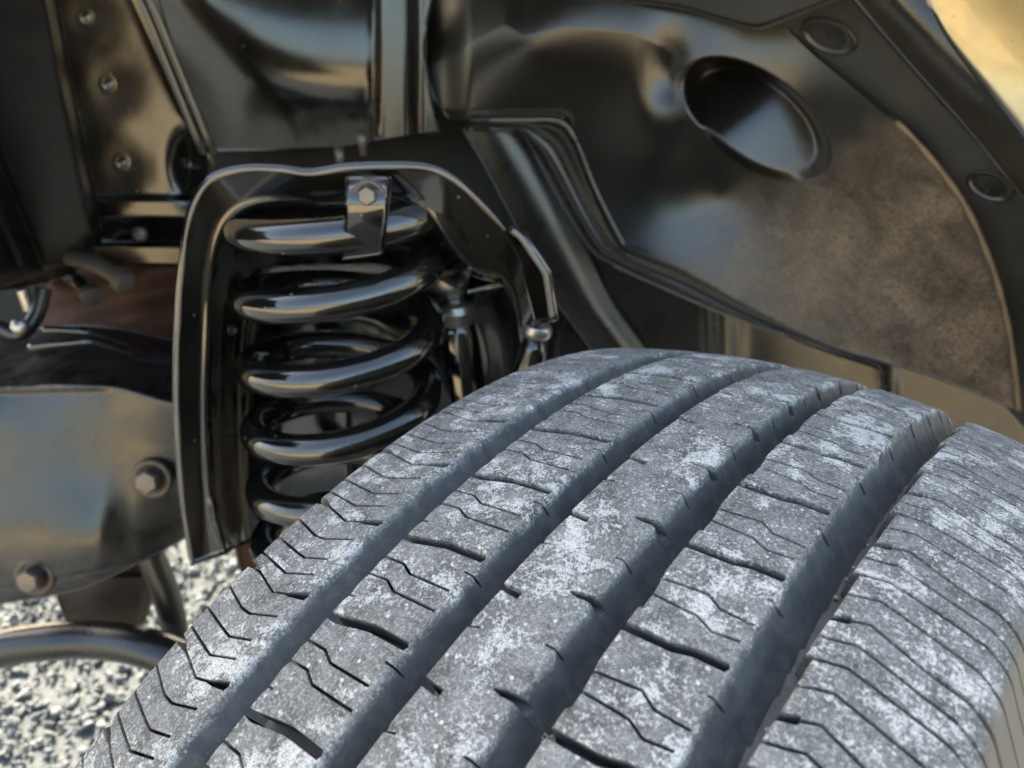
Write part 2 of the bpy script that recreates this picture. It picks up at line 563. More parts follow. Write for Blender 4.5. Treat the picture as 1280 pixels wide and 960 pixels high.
def rubber_material(root):
    m, t, p = new_mat('worn_dusty_rubber')
    v = coords(t, root)
    sep = nd(t, 'ShaderNodeSeparateXYZ'); t.links.new(v, sep.inputs[0])
    x, y, z = sep.outputs
    rad = math_n(t, 'SQRT', math_n(t, 'ADD', math_n(t, 'MULTIPLY', y, y), math_n(t, 'MULTIPLY', z, z)))
    surf = math_n(t, 'SUBTRACT', R0, math_n(t, 'MULTIPLY', math_n(t, 'MULTIPLY', x, x), CROWN))
    dep = math_n(t, 'SUBTRACT', surf, rad)                       # below the running surface
    n_edge = noise(t, v, 260, 3, 0.6)
    dd = math_n(t, 'ADD', dep, math_n(t, 'MULTIPLY_ADD', n_edge, 0.0016, -0.0008))
    top = ramp(t, math_n(t, 'MULTIPLY', dd, 100.0), [(0.06, g(1)), (0.32, g(0))])
    big = noise(t, v, 30, 4, 0.6, 0.4)
    mid = noise(t, v, 120, 7, 0.72, 0.2)
    mid2 = noise(t, v, 95, 8, 0.72, 0.5)
    fine = noise(t, v, 800, 3, 0.75)
    fine2 = noise(t, v, 1900, 2, 0.6)
    # worn rubber: mid grey film, crisp chalky crusts, scattered pale grains, dark bare pits
    a = mixc(t, ramp(t, mid, [(0.36, g(0)), (0.62, g(1))]), (0.074, 0.073, 0.072), (0.22, 0.216, 0.21))
    a = mixc(t, ramp(t, fine, [(0.50, g(0)), (0.60, g(0.60))]), a, (0.40, 0.39, 0.37))
    cr = math_n(t, 'ADD', math_n(t, 'MULTIPLY', big, 0.30), math_n(t, 'ADD', math_n(t, 'MULTIPLY', mid2, 0.46), math_n(t, 'MULTIPLY', fine, 0.24)))
    crust = ramp(t, cr, [(0.518, g(0)), (0.548, g(0.65)), (0.60, g(0.92))])
    a = mixc(t, crust, a, (0.60, 0.585, 0.56))
    a = mixc(t, math_n(t, 'MULTIPLY', specks(t, v, 330, 0.16, 0.26, 0.16), 0.8), a, (0.66, 0.64, 0.60))
    a = mixc(t, math_n(t, 'MULTIPLY', specks(t, v, 190, 0.10, 0.2, 0.10), 0.8), a, (0.030, 0.030, 0.030))
    a = mixc(t, ramp(t, fine2, [(0.38, g(0.75)), (0.47, g(0))]), a, (0.045, 0.044, 0.042))
    wall = mixc(t, ramp(t, mid, [(0.45, g(0)), (0.75, g(1))]), (0.058, 0.059, 0.061), (0.115, 0.114, 0.113))
    sp = specks(t, v, 420, 0.06, 0.13, 0.22)
    wall = mixc(t, math_n(t, 'MULTIPLY', sp, 0.5), wall, (0.3, 0.3, 0.3))
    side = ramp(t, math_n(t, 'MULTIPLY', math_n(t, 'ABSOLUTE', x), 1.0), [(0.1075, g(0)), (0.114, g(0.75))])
    wall = mixc(t, side, wall, (0.20, 0.17, 0.13))  # tan dust on the side walls, also standing in for warm bounce light
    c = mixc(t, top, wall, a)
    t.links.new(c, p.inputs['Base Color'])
    t.links.new(math_n(t, 'MULTIPLY_ADD', top, 0.28, 0.52), p.inputs['Roughness'])
    p.inputs['Specular IOR Level'].default_value = 0.5
    b = nd(t, 'ShaderNodeBump', Strength=0.45, Distance=0.0008)
    h = math_n(t, 'ADD', math_n(t, 'MULTIPLY', fine, 0.6), math_n(t, 'ADD', math_n(t, 'MULTIPLY', mid, 0.8), math_n(t, 'MULTIPLY', fine2, 0.35)))
    t.links.new(math_n(t, 'MULTIPLY', h, math_n(t, 'MULTIPLY_ADD', top, 0.8, 0.2)), b.inputs['Height'])
    t.links.new(b.outputs[0], p.inputs['Normal'])
    return m

def interp(w, pts):
    xs = [q[0] for q in pts]; ys = [q[1] for q in pts]
    return float(np.interp(w, xs, ys))

def block_mesh(name, wl, wr, cuts, mat, jog=None, lflat=True, rflat=True, rw=1.3):
    """one pitch of one rib. cuts: dict(line=[(w mm, pitch fraction)], width=[(w, mm)], depth mm, w0, w1), sorted by fraction, first one is the seam.
    wl/wr in mm; lflat/rflat: that side ends in a groove wall (else runs down the shoulder)"""
    pmm = R0 * PITCH * 1000
    # columns -----------------------------------------------------------
    cols = []            # (q mm, base depth mm)
    if lflat:
        cols += [(wl - 1.0, GD * 1000 + .4), (wl - 0.5, 4.0), (wl - 0.25, 1.3), (wl - 0.02, 0.5), (wl + 0.4, 0.12), (wl + 1.0, 0.0)]
        lo = wl + 1.0
    else:
        cols += [(wl - 4, 4.0), (wl, 0.0)]
        lo = wl
    tail = []
    if rflat:
        tail = [(wr - 1.3, 0.0), (wr - 0.5, 0.15), (wr + 0.05, 0.6), (wr + 0.7, 2.0), (wr + 2.0 * rw, 5.5), (wr + 3.6 * rw, 9.0), (wr + 5.0 * rw, 11.2), (wr + 6.4 * rw, GD * 1000 + .1), (wr + 6.6 * rw, GD * 1000 + .4)]
        hi = wr - 1.3
    else:
        tail = [(wr, 0.0), (wr + 4, 4.0)]
        hi = wr
    inner = set(np.round(np.linspace(lo, hi, max(4, int((hi - lo) / 2.2))), 3)[1:-1])
    for c in cuts:
        for w in (c['w0'], c['w1']):
            if lo < w < hi:
                inner |= {round(w - 0.12, 3), round(w + 0.12, 3)}
        for w, _ in c['line'] + c['width']:
            if lo + .2 < w < hi - .2:
                inner.add(round(w, 3))
    inner = sorted(inner)
    keep = []
    for w in inner:
        if not keep or w - keep[-1] > 0.05:
            keep.append(w)
    cols += [(w, 0.0) for w in keep] + tail
    # rows ---------------------------------------------------------------
    seq = cuts + [dict(cuts[0], line=[(w, f + 1) for w, f in cuts[0]['line']])]
    rows = []            # function of w -> (fraction, kind, cut)
    eps = 0.07
    for a, b in zip(seq[:-1], seq[1:]):
        rows.append((a, b, 'A', 0.0, 1.0))
        rows.append((a, b, 'A', 0.0, 0.5))
        rows.append((a, b, 'A', eps, 0.06))
        rows.append((a, b, 'A', 0.55, 0.0))
        for k in (0.3, 0.5, 0.7):
            rows.append((a, b, 'M', k, 0.0))
        rows.append((a, b, 'B', 0.55, 0.0))
        rows.append((a, b, 'B', eps, 0.06))
        rows.append((a, b, 'B', 0.0, 0.5))
        rows.append((a, b, 'B', 0.0, 1.0))
    V = []
    for (a, b, kind, k, dk) in rows:
        for (w, bd) in cols:
            fa, fb = interp(w, a['line']), interp(w, b['line'])
            ha = interp(w, a['width']) / 2 if a['w0'] <= w <= a['w1'] else 0.0
            hb = interp(w, b['width']) / 2 if b['w0'] <= w <= b['w1'] else 0.0
            sa, sb = fa * pmm + ha, fb * pmm - hb
            cut = a if kind == 'A' else b
            active = cut['w0'] <= w <= cut['w1']
            dep = bd
            if kind == 'A':
                if dk == 1.0 and not active:
                    s = fa * pmm + 0.0
                else:
                    s = sa + (k if dk < 0.5 else (0.02 if dk == 0.5 else 0.0))
            elif kind == 'B':
                if dk == 1.0 and not active:
                    s = fb * pmm
                else:
                    s = sb - (k if dk < 0.5 else (0.02 if dk == 0.5 else 0.0))
            else:
                s = (sa + 0.55) * (1 - k) + (sb - 0.55) * k
            if kind != 'M' and active:
                full = cut['depth']
                add = {1.0: full, 0.5: 0.30, 0.06: 0.10, 0.0: 0.0}[dk]
                dep = max(bd, add) if bd < full else bd
            ww = w
            for jg in (jog or ()):
                if (w - (wl if jg[0] == 'L' else wr)) * (1 if jg[0] == 'L' else -1) < 1.35:
                    fr = (s / pmm - cuts[0]['line'][0][1]) % 1.0
                    ww = w + interp(fr, jg[1])
            qw, qr = prof(ww / 1000, dep / 1000)
            ang = s / pmm * PITCH
            V.append((qw, -qr * math.sin(ang), qr * math.cos(ang)))
    nc = len(cols); nr = len(rows)
    F = []
    for i in range(nr - 1):
        for j in range(nc - 1):
            F.append([i * nc + j, i * nc + j + 1, (i + 1) * nc + j + 1, (i + 1) * nc + j])
    me = bpy.data.meshes.new(name)
    me.from_pydata(V, [], F)
    me.update()
    me.polygons.foreach_set('use_smooth', [True] * len(me.polygons))
    me.set_sharp_from_angle(angle=math.radians(42))
    me.materials.append(mat)
    return me, np.array(V), F

def cut(line, width, depth, w0=-999, w1=999):
    if isinstance(width, (int, float)):
        width = [(0, width)]
    return dict(line=line, width=width, depth=depth, w0=w0, w1=w1)

RIBS = []
SW = 1.0
# rib 1 (inner shoulder)
RIBS.append(dict(rw=1.6, wl=-136, wr=-76.4, phi=47.34, lflat=False, jog=[('R', [(0, 0), (.30, .5), (.33, -.9), (.45, -.7), (.47, .8), (.58, .6), (.60, -.6), (.78, .3), (.80, -.5), (1, 0)])], cuts=[
    cut([(-128, .03), (-115, .04), (-94.4, .145), (-89.3, .10), (-76, -.02)], [(-130, 3.4), (-118, 3.4), (-113, 2.4), (-111, SW), (-88, SW), (-85.5, 2.2), (-76, 3.8)], 6.0, -131, -77.6),
    cut([(-130, .34), (-118, .36), (-102, .44), (-95.5, .43), (-83, .30), (-76, .25)], SW, 7.0, -130, -82),
    cut([(-130, .62), (-119, .65), (-102, .69), (-95.5, .70), (-85, .60), (-76, .55)], SW, 7.0, -130, -84),
    cut([(-130, .86), (-119, .88), (-102, .92), (-97, .93), (-84.5, .80), (-76, .76)], SW, 7.0, -130, -83.5)]))
# rib 2
RIBS.append(dict(wl=-62.8, wr=-27.2, phi=47.29, jog=[('L', [(0, 0), (.28, .4), (.31, -.3), (.5, .5), (.53, -.3), (.77, .6), (.79, 0), (1, 0)]), ('R', [(0, .2), (.16, -.5), (.19, .7), (.40, .2), (.42, -.5), (.62, .3), (.65, -.4), (1, .2)])], cuts=[
    cut([(-66, .035), (-61, .03), (-49.3, -.06), (-43.8, -.10), (-27, -.14)], [(-66, 3.6), (-27, 3.0)], 7.5, -99, -27.9),
    cut([(-66, .07), (-45, .07), (-27, .05)], 0.8, 5.0, -31.0, 0),
    cut([(-65, .30), (-53.3, .27), (-47.8, .325), (-31.4, .28), (-25, .26)], SW, 7.0, -99, -30),
    cut([(-65, .52), (-53.7, .48), (-47.9, .54), (-29.6, .495), (-25, .47)], SW, 7.0, -99, -28.6),
    cut([(-66, .78), (-45, .74), (-27, .70)], 0.8, 5.0, -99, -59.6)]))
# rib 3 (centre)
RIBS.append(dict(wl=-15.9, wr=11.8, phi=41.81, jog=[('L', [(0, .5), (.4, -.2), (.43, .6), (.46, -.2), (.96, -.4), (1, .5)]), ('R', [(0, .2), (.25, -.4), (.28, .5), (.68, .1), (.74, -.7), (.78, .4), (1, .2)])], cuts=[
    cut([(-16, .0), (-8.5, .0), (12, -.05)], 2.8, 6.0, -99, -8.5),
    cut([(-16, .26), (8.4, .24), (12, .23)], 0.7, 5.0, 8.2, 99),
    cut([(-16, .45), (-12, .41), (12, .40)], 0.8, 5.0, -99, -12.3),
    cut([(-16, .77), (4, .74), (12.5, .70)], [(3.6, 0.7), (6.5, 2.2), (12.5, 3.0)], 6.0, 3.8, 99)]))
# rib 4
RIBS.append(dict(rw=1.75, wl=23.6, wr=54.2, phi=40.52, jog=[('L', [(0, 0), (.36, 0), (.38, .2), (.58, 1.2), (.77, 1.9), (.785, 0), (1, 0)]), ('R', [(0, 0), (.12, .5), (.14, -.5), (.40, .2), (.42, -.4), (.62, .5), (.64, -.3), (1, 0)])], cuts=[
    cut([(23.5, 0), (38.2, -.05), (44.1, -.11), (55.3, -.15)], 3.2, 7.5, -99, 53.2),
    cut([(23.5, .25), (55, .12)], 0.8, 5.0, 52.2, 99),
    cut([(23.6, .45), (37.9, .37), (43, .44), (53.9, .42)], SW, 7.0, -99, 53.0),
    cut([(25, .625), (38.9, .60), (44.4, .66), (53.5, .60)], SW, 7.0, -99, 52.3)]))
# rib 5 (outer shoulder)
RIBS.append(dict(wl=68.7, wr=132, phi=34.78, rflat=False, jog=[('L', [(0, 0), (.42, -.9), (.44, 1.0), (.97, .3), (1, 0)])], cuts=[
    cut([(68.7, .02), (73.5, -.04), (78, -.10), (92.6, .02), (104.5, .06), (110, .13), (118, .19), (132, .24)], [(68.7, 3.0), (73.2, 3.0), (73.8, 1.2), (91, 1.2), (94, 1.4), (103, 2.0), (132, 1.8)], 7.0),
    cut([(69.5, .24), (77.6, .145), (91.7, .225), (103.4, .28), (110, .36), (118, .42), (132, .47)], 1.2, 7.0),
    cut([(70, .45), (77.9, .375), (93.9, .44), (104, .485), (110, .56), (118, .62), (132, .67)], 1.2, 7.0),
    cut([(69.5, .72), (77.5, .625), (91, .69), (104, .755), (110, .83), (118, .89), (132, .94)], 1.2, 7.0)]))

def build_tyre():
    root = bpy.data.objects.new('tyre', None)
    COL.objects.link(root)
    Mx = Matrix(((TA[0], -TV[0], TU[0], TC[0]), (TA[1], -TV[1], TU[1], TC[1]), (TA[2], -TV[2], TU[2], TC[2]), (0, 0, 0, 1)))
    root.matrix_world = Mx
    tag(root, 'worn dusty truck tyre turned outwards, filling the foreground', 'tyre')
    rub = rubber_material(root)
    M['rubber'] = rub
    # carcass: groove floor, shoulders, side walls, revolved about the axle
    pr = []
    half = [(q / 1000, GD + 0.0002) for q in (0, 20, 40, 60, 80, 96)] + [(0.112, 0.0095), (0.122, 0.0075), (0.134, 0.0012)]
    right = [prof(q, d) for q, d in half]
    w_, r_ = right[-1]
    side = catmull([(w_, r_), (w_ + .006, r_ - .014), (w_ + .012, r_ - .035), (w_ + .012, r_ - .06), (w_ + .002, r_ - .09), (w_ - .018, r_ - .11)], 22)[1:]
    right += [tuple(s) for s in side]
    w_, r_ = right[-1]
    inner = [(w_ - .012, r_ - .002), (w_ - .014, r_ + .02), (w_ - .006, r_ + .06), (.07, .345), (0, .36)]
    outline = [(-w, r) for w, r in right[::-1]] + right[1:] + inner + [(-w, r) for w, r in inner[::-1]][1:]
    # dense around the axle
    seg = 264
    V = []; F = []
    n = len(outline)
    for k in range(seg):
        a = 2 * math.pi * k / seg
        for w, r in outline:
            V.append((w, -r * math.sin(a), r * math.cos(a)))
    for k in range(seg):
        k2 = (k + 1) % seg
        for j in range(n):
            j2 = (j + 1) % n
            F.append([k * n + j, k2 * n + j, k2 * n + j2, k * n + j2])
    link_mesh('carcass', V, F, rub, root, origin=False)
    # rim
    V = []; F = []
    rp = [(-.112, .225), (-.110, .240), (-.095, .235), (-.09, .215), (0, .2), (.09, .215), (.095, .235), (.110, .240), (.112, .225), (.07, .19), (.03, .06), (0, .05), (-.03, .06), (-.05, .19)]
    n = len(rp); seg = 72
    for k in range(seg):
        a = 2 * math.pi * k / seg
        for w, r in rp:
            V.append((w, -r * math.sin(a), r * math.cos(a)))
    for k in range(seg):
        k2 = (k + 1) % seg
        for j in range(n):
            j2 = (j + 1) % n
            F.append([k * n + j, k2 * n + j, k2 * n + j2, k * n + j2])
    link_mesh('rim', V, F, M['satin'], root, origin=False)
    # small tie bars across the floor of the long grooves
    def bar_mesh(w0, w1, hw):
        V = []
        for w, d in ((w0, .0126), (w0, .0070), (w1, .0102), (w1, .0126)):
            for a_ in (-hw, hw):
                q_, r_ = prof(w, d)
                V.append((q_, -r_ * math.sin(a_ / R0), r_ * math.cos(a_ / R0)))
        F = [[0, 2, 3, 1], [2, 4, 5, 3], [4, 6, 7, 5], [0, 6, 4, 2], [1, 3, 5, 7]]
        me = bpy.data.meshes.new('groove_bar'); me.from_pydata(V, [], F); me.update(); me.materials.append(rub)
        return me
    for w0, w1, ph, hw in ((-.0770, -.0625, 47.34 - .50 * 360 / NP, .0011),):
        bm_ = bar_mesh(w0, w1, hw)
        for k in range(-3, 10):
            o = bpy.data.objects.new('groove_bar', bm_); o.parent = root
            o.rotation_euler = (math.radians(ph - k * 360 / NP), 0, 0)
            COL.objects.link(o)
    # grit caught in the grooves
    rg = np.random.default_rng(9)
    Vg = []; Fg = []; n0 = 0
    base = np.array([[1, 0, 0], [-1, 0, 0], [0, 1, 0], [0, -1, 0], [0, 0, 1], [0, 0, -1]], float)
    fb = np.array([[0, 2, 4], [2, 1, 4], [1, 3, 4], [3, 0, 4], [2, 0, 5], [1, 2, 5], [3, 1, 5], [0, 3, 5]])
    for k in range(90):
        gi = rg.integers(4)
        w0, w1 = ((-.0665, -.0645), (-.0195, -.0165), (.0195, .0230), (.0660, .0680))[gi]
        ang = math.radians(rg.uniform(0, 62)); sz = rg.uniform(.0003, .0011)
        if k < 40:
            gi = 2; w0, w1 = .0150, .0225; ang = math.radians(40.3 + rg.normal() * .55); sz = rg.uniform(.0003, .0008)
        w = rg.uniform(w0, w1)
        q_, r_ = prof(w, .0120 if w1 - w > .0015 else .010)
        b_ = base * rg.uniform(.6, 1.2, (6, 1)) * sz
        b_ = b_ + np.array([q_, -r_ * math.sin(ang), r_ * math.cos(ang)])
        Vg.append(b_); Fg.append(fb + n0); n0 += 6
    og = link_mesh('caught_grit', np.concatenate(Vg), np.concatenate(Fg), M['grit_bit'], root, False, origin=False)
    og['kind'] = 'stuff'
    rest_v = []; rest_f = []; off = 0
    for ri, rb in enumerate(RIBS):
        me, V, F = block_mesh('tread_block', rb['wl'], rb['wr'], rb['cuts'], rub, rb.get('jog'), rb.get('lflat', True), rb.get('rflat', True), rb.get('rw', 1.3))
        F = np.array(F)
        for k in range(NP):
            ang = math.radians(rb['phi']) + k * PITCH - 4 * PITCH
            dg = (math.degrees(ang) + 180) % 360 - 180
            if -25 < dg < 95:
                o = bpy.data.objects.new('tread_block', me)
                o.parent = root
                o.rotation_euler = (ang, 0, 0)
                COL.objects.link(o)
            else:
                ca, sa = math.cos(ang), math.sin(ang)
                X = V.copy(); X[:, 1] = V[:, 1] * ca - V[:, 2] * sa; X[:, 2] = V[:, 1] * sa + V[:, 2] * ca
                rest_v.append(X); rest_f.append(F + off); off += len(X)
    Vr = np.concatenate(rest_v); Fr = np.concatenate(rest_f)
    me = bpy.data.meshes.new('hidden_tread')
    me.vertices.add(len(Vr)); me.vertices.foreach_set('co', Vr.ravel())
    me.loops.add(len(Fr) * 4); me.loops.foreach_set('vertex_index', Fr.ravel())
    me.polygons.add(len(Fr)); me.polygons.foreach_set('loop_start', np.arange(len(Fr)) * 4); me.polygons.foreach_set('loop_total', np.full(len(Fr), 4))
    me.update()
    me.materials.append(rub)
    o = bpy.data.objects.new('remaining_tread', me); o.parent = root; o['kind'] = 'stuff'; COL.objects.link(o)
    return root
tyre = build_tyre()

# ------------------------------------------------------------------ coil spring
def spring():
    Yc = 0.352
    left = W(312, 368, Yc); right = W(538, 368, Yc)
    cx = (left[0] + right[0]) / 2
    rad = (right[0] - left[0]) / 2
    z0 = left[2]
    pitch = z0 - W(320, 451, Yc)[2]
    path = []
    for a in np.linspace(-4.6, 1.98, 460):       # turns, 0 = the left end of the second coil from the top
        z = z0 + pitch * a
        if a > 0.55:
            z = z0 + pitch * (0.55 + (a - 0.55) * (1 - 0.34 * min(1.4, (a - 0.55))))
        f = a * 2 * math.pi
        path.append((cx + 0.0028 * a - rad * math.cos(f), Yc - rad * math.sin(f), z))
    V, F = tube_mesh(path, 0.0081, 22)
    o = link_mesh('coil_spring', V, F, M['spring'])
    tag(o, 'thick glossy black coil spring standing inside the pressed steel tower', 'coil spring')
spring()

# ------------------------------------------------------------------ spring tower (pressed steel shell round the spring)
def tower():
    root = thing('spring_tower', W(300, 690, 0.35), 'glossy black pressed steel shell wrapped behind the coil spring', 'spring tower')
    c0 = [(240, 706), (228, 620), (221, 520), (221, 430), (227, 330), (239, 262), (262, 225), (300, 212), (350, 212), (385, 217), (430, 210), (480, 208), (535, 210), (566, 224), (602, 256), (640, 300), (662, 345), (672, 420), (670, 520), (668, 650)]
    c1 = [(285, 691), (266, 620), (260, 520), (262, 430), (266, 345), (280, 290), (305, 266), (340, 257), (372, 256), (402, 256), (435, 254), (470, 252), (505, 254), (532, 268), (556, 295), (588, 336), (630, 350), (648, 420), (648, 530), (646, 655)]
    c2 = [(292, 686), (276, 620), (272, 520), (274, 430), (280, 355), (296, 310), (322, 290), (352, 284), (380, 283), (408, 283), (436, 281), (466, 280), (496, 284), (520, 298), (542, 326), (570, 356), (612, 372), (632, 430), (632, 540), (630, 660)]
    c3 = [(300, 682), (290, 620), (290, 520), (294, 430), (304, 375), (324, 345), (348, 335), (372, 333), (394, 333), (414, 333), (438, 333), (462, 334), (486, 338), (506, 350), (526, 375), (550, 395), (590, 402), (610, 452), (610, 550), (608, 664)]
    c4 = [(350, 664), (350, 600), (352, 520), (356, 450), (364, 420), (378, 408), (392, 404), (404, 402), (414, 402), (424, 402), (438, 402), (450, 403), (462, 406), (474, 412), (486, 424), (500, 434), (532, 444), (556, 474), (556, 560), (550, 666)]
    c5 = [(436, y) for y in (664, 600, 520, 470, 455, 448, 445, 443, 442, 442, 442, 443, 445, 448, 455, 465, 480, 505, 565, 664)]
    ys = [0.318, 0.326, 0.365, 0.425, 0.432, 0.434]
    n = 150
    curves = [catmull(c, n) for c in (c0, c1, c2, c3, c4, c5)]
    ramp_r = 0.035 * smooth(0.62, 0.80, np.linspace(0, 1, n))
    C = np.array([np.c_[c, y + ramp_r] for c, y in zip(curves, ys)])     # 6 x n x 3
    C = np.concatenate([C[:1], [C[0] * .6 + C[1] * .4], [C[0] * .2 + C[1] * .8], C[1:]])
    G = np.array([catmull(C[:, i], 56) for i in range(n)])                   # smooth across
    # pressed spoon-shaped hollow low on the left
    px, py, Y = G[..., 0], G[..., 1], G[..., 2].copy()
    e = ((px - 277) / 13) ** 2 + ((py - 600) / 75) ** 2
    Y -= 0.006 * np.exp(-e)
    # wave of the top rim
    P = Wa(px, py, Y)
    V, F = solid_grid(P, 0.0030)
    link_mesh('shell', V, F, M['gloss'], root)
    # paler tube along the rim
    rim = catmull(c0, 150)[:106]
    P = Wa(rim[:, 0] + 1, rim[:, 1] + 1, 0.3175 + ramp_r[:106])
    V, F = tube_mesh(P, 0.0009 + 0.0003 * np.sin(np.arange(106) * .55) * np.sin(np.arange(106) * .23), 10)
    link_mesh('pale_rim', V, F, M['edge'], root)
    # small hole on the left inner wall
    c = W(289, 412, 0.345)
    V, F = lathe_mesh(c, (0.8, -0.6, 0), [(0, .0028), (.0012, .0028), (.0016, .0022), (.0010, .0014), (-.002, .0013)], 20)
    link_mesh('drain_grommet', V, F, M['satin'], root)
    # hanging strap and its bolt
    Y0 = 0.300
    g_ = coons([(434, 221), (487, 221)], [(487, 221), (481, 275), (476, 318)], [(428, 325), (476, 318)], [(434, 221), (432, 275), (428, 325)], 16, 30)
    Yf = TPS([(434, 221, Y0 + .006), (487, 221, Y0 + .006), (436, 235, Y0), (487, 235, Y0), (430, 290, Y0), (480, 290, Y0), (428, 325, Y0 + .006), (476, 318, Y0 + .006)])
    V, F = solid_grid(Wa(g_[..., 0], g_[..., 1], Yf(g_[..., 0], g_[..., 1])), 0.003)
    st = link_mesh('strap', V, F, M['gloss'], root)
    for x0, x1, a, b in ((434, 440, 223, 300), (481, 487, 223, 300)):
        pass
    bolt_at(461, 245, Y0 - 0.0005, 0.0043, st, tilt=0.15, face='bolt')
    return root

def hexa(c, axis, r, h, mat, parent, name='bolt_head', twist=0.2):
    V, F = lathe_mesh(c, axis, [(0, r), (h * .8, r), (h, r * .86)], 6)
    o = link_mesh(name, V, F, mat, parent, smooth_shade=False)
    return o

def bolt_at(px, py, Y, r, parent, tilt=0.0, face='bolt', washer='washer', axis=None):
    """flanged hex bolt facing the camera side: washer with a raised rim and a hex head"""
    c = W(px, py, Y)
    ax = np.array(axis if axis is not None else (0.0, -1.0, tilt), float)
    V, F = lathe_mesh(c, ax, [(-.001, r * 1.55), (r * .22, r * 1.55), (r * .34, r * 1.42), (r * .34, r * 1.2), (r * .20, r * 1.05), (r * .20, r * .2)], 32)
    b = link_mesh('washer', V, F, M[washer], parent)
    sharp_edges(b, 50)
    c2 = c + ax / np.linalg.norm(ax) * r * .2
    V, F = lathe_mesh(c2, ax, [(0, r * .92), (r * .75, r * .92), (r * .95, r * .78), (r * .98, r * .2)], 6)
    hd = link_mesh('bolt_head', V, F, M[face], parent, smooth_shade=False)
    return b

tower()

# ------------------------------------------------------------------ frame rail lower left, with two bolts
def frame_rail():
    root = thing('frame_rail', W(100, 740, 0.41), 'black painted frame rail with two rusty bolts at lower left', 'frame rail')
    crest = lambda x: 487 - 3 * smooth(0, 110, x) + 26 * smooth(120, 240, x)
    def extra(px, py):
        k = crest(px)
        up = np.maximum(k - py, 0)
        y = np.zeros_like(px)
        y += 0.00115 * np.maximum(up - 4, 0)                               # upper face falls away
        y += 0.004 * smooth(118, 165, px) * smooth(480, 560, py)           # crease to the right hand half
        y += 0.012 * smooth(150, 260, px)
        low = np.maximum(py - (735 - 0.18 * np.maximum(px, 0)), 0)
        y += 0.0009 * low                                                 # under edge turns back
        y -= 0.0035 * np.exp(-((py - k + 1) / 4.5) ** 2) * (1 - smooth(105, 150, px))
        # bead along the upper face
        b = 452 - 30 * smooth(-20, 110, px) + 26 * smooth(110, 190, px)
        y -= 0.0055 * np.exp(-((py - b) / 5.0) ** 2)
        return y
    sheet('web', M['frame'], [(-260, 450), (-40, 424), (60, 408), (130, 408), (250, 432)], [(250, 432), (262, 540), (262, 655)],
          [(-260, 810), (-40, 768), (0, 756), (80, 742), (130, 725), (190, 695), (235, 670), (262, 655)], [(-260, 450), (-260, 600), (-260, 810)],
          [(-40, 490, .4255), (110, 490, .4205), (170, 500, .416), (240, 500, .402), (-40, 600, .408), (110, 600, .403), (170, 600, .404), (240, 600, .402), (-40, 680, .390), (100, 680, .386), (-40, 740, .386), (100, 720, .384), (190, 670, .397), (240, 660, .402), (0, 420, .452), (-260, 490, .429), (-260, 740, .39)],
          140, 130, 0.004, extra, root)
    bolt_at(191, 598, .409, .0088, root, tilt=.25)
    bolt_at(45, 720, .385, .0088, root, tilt=.25)
frame_rail()

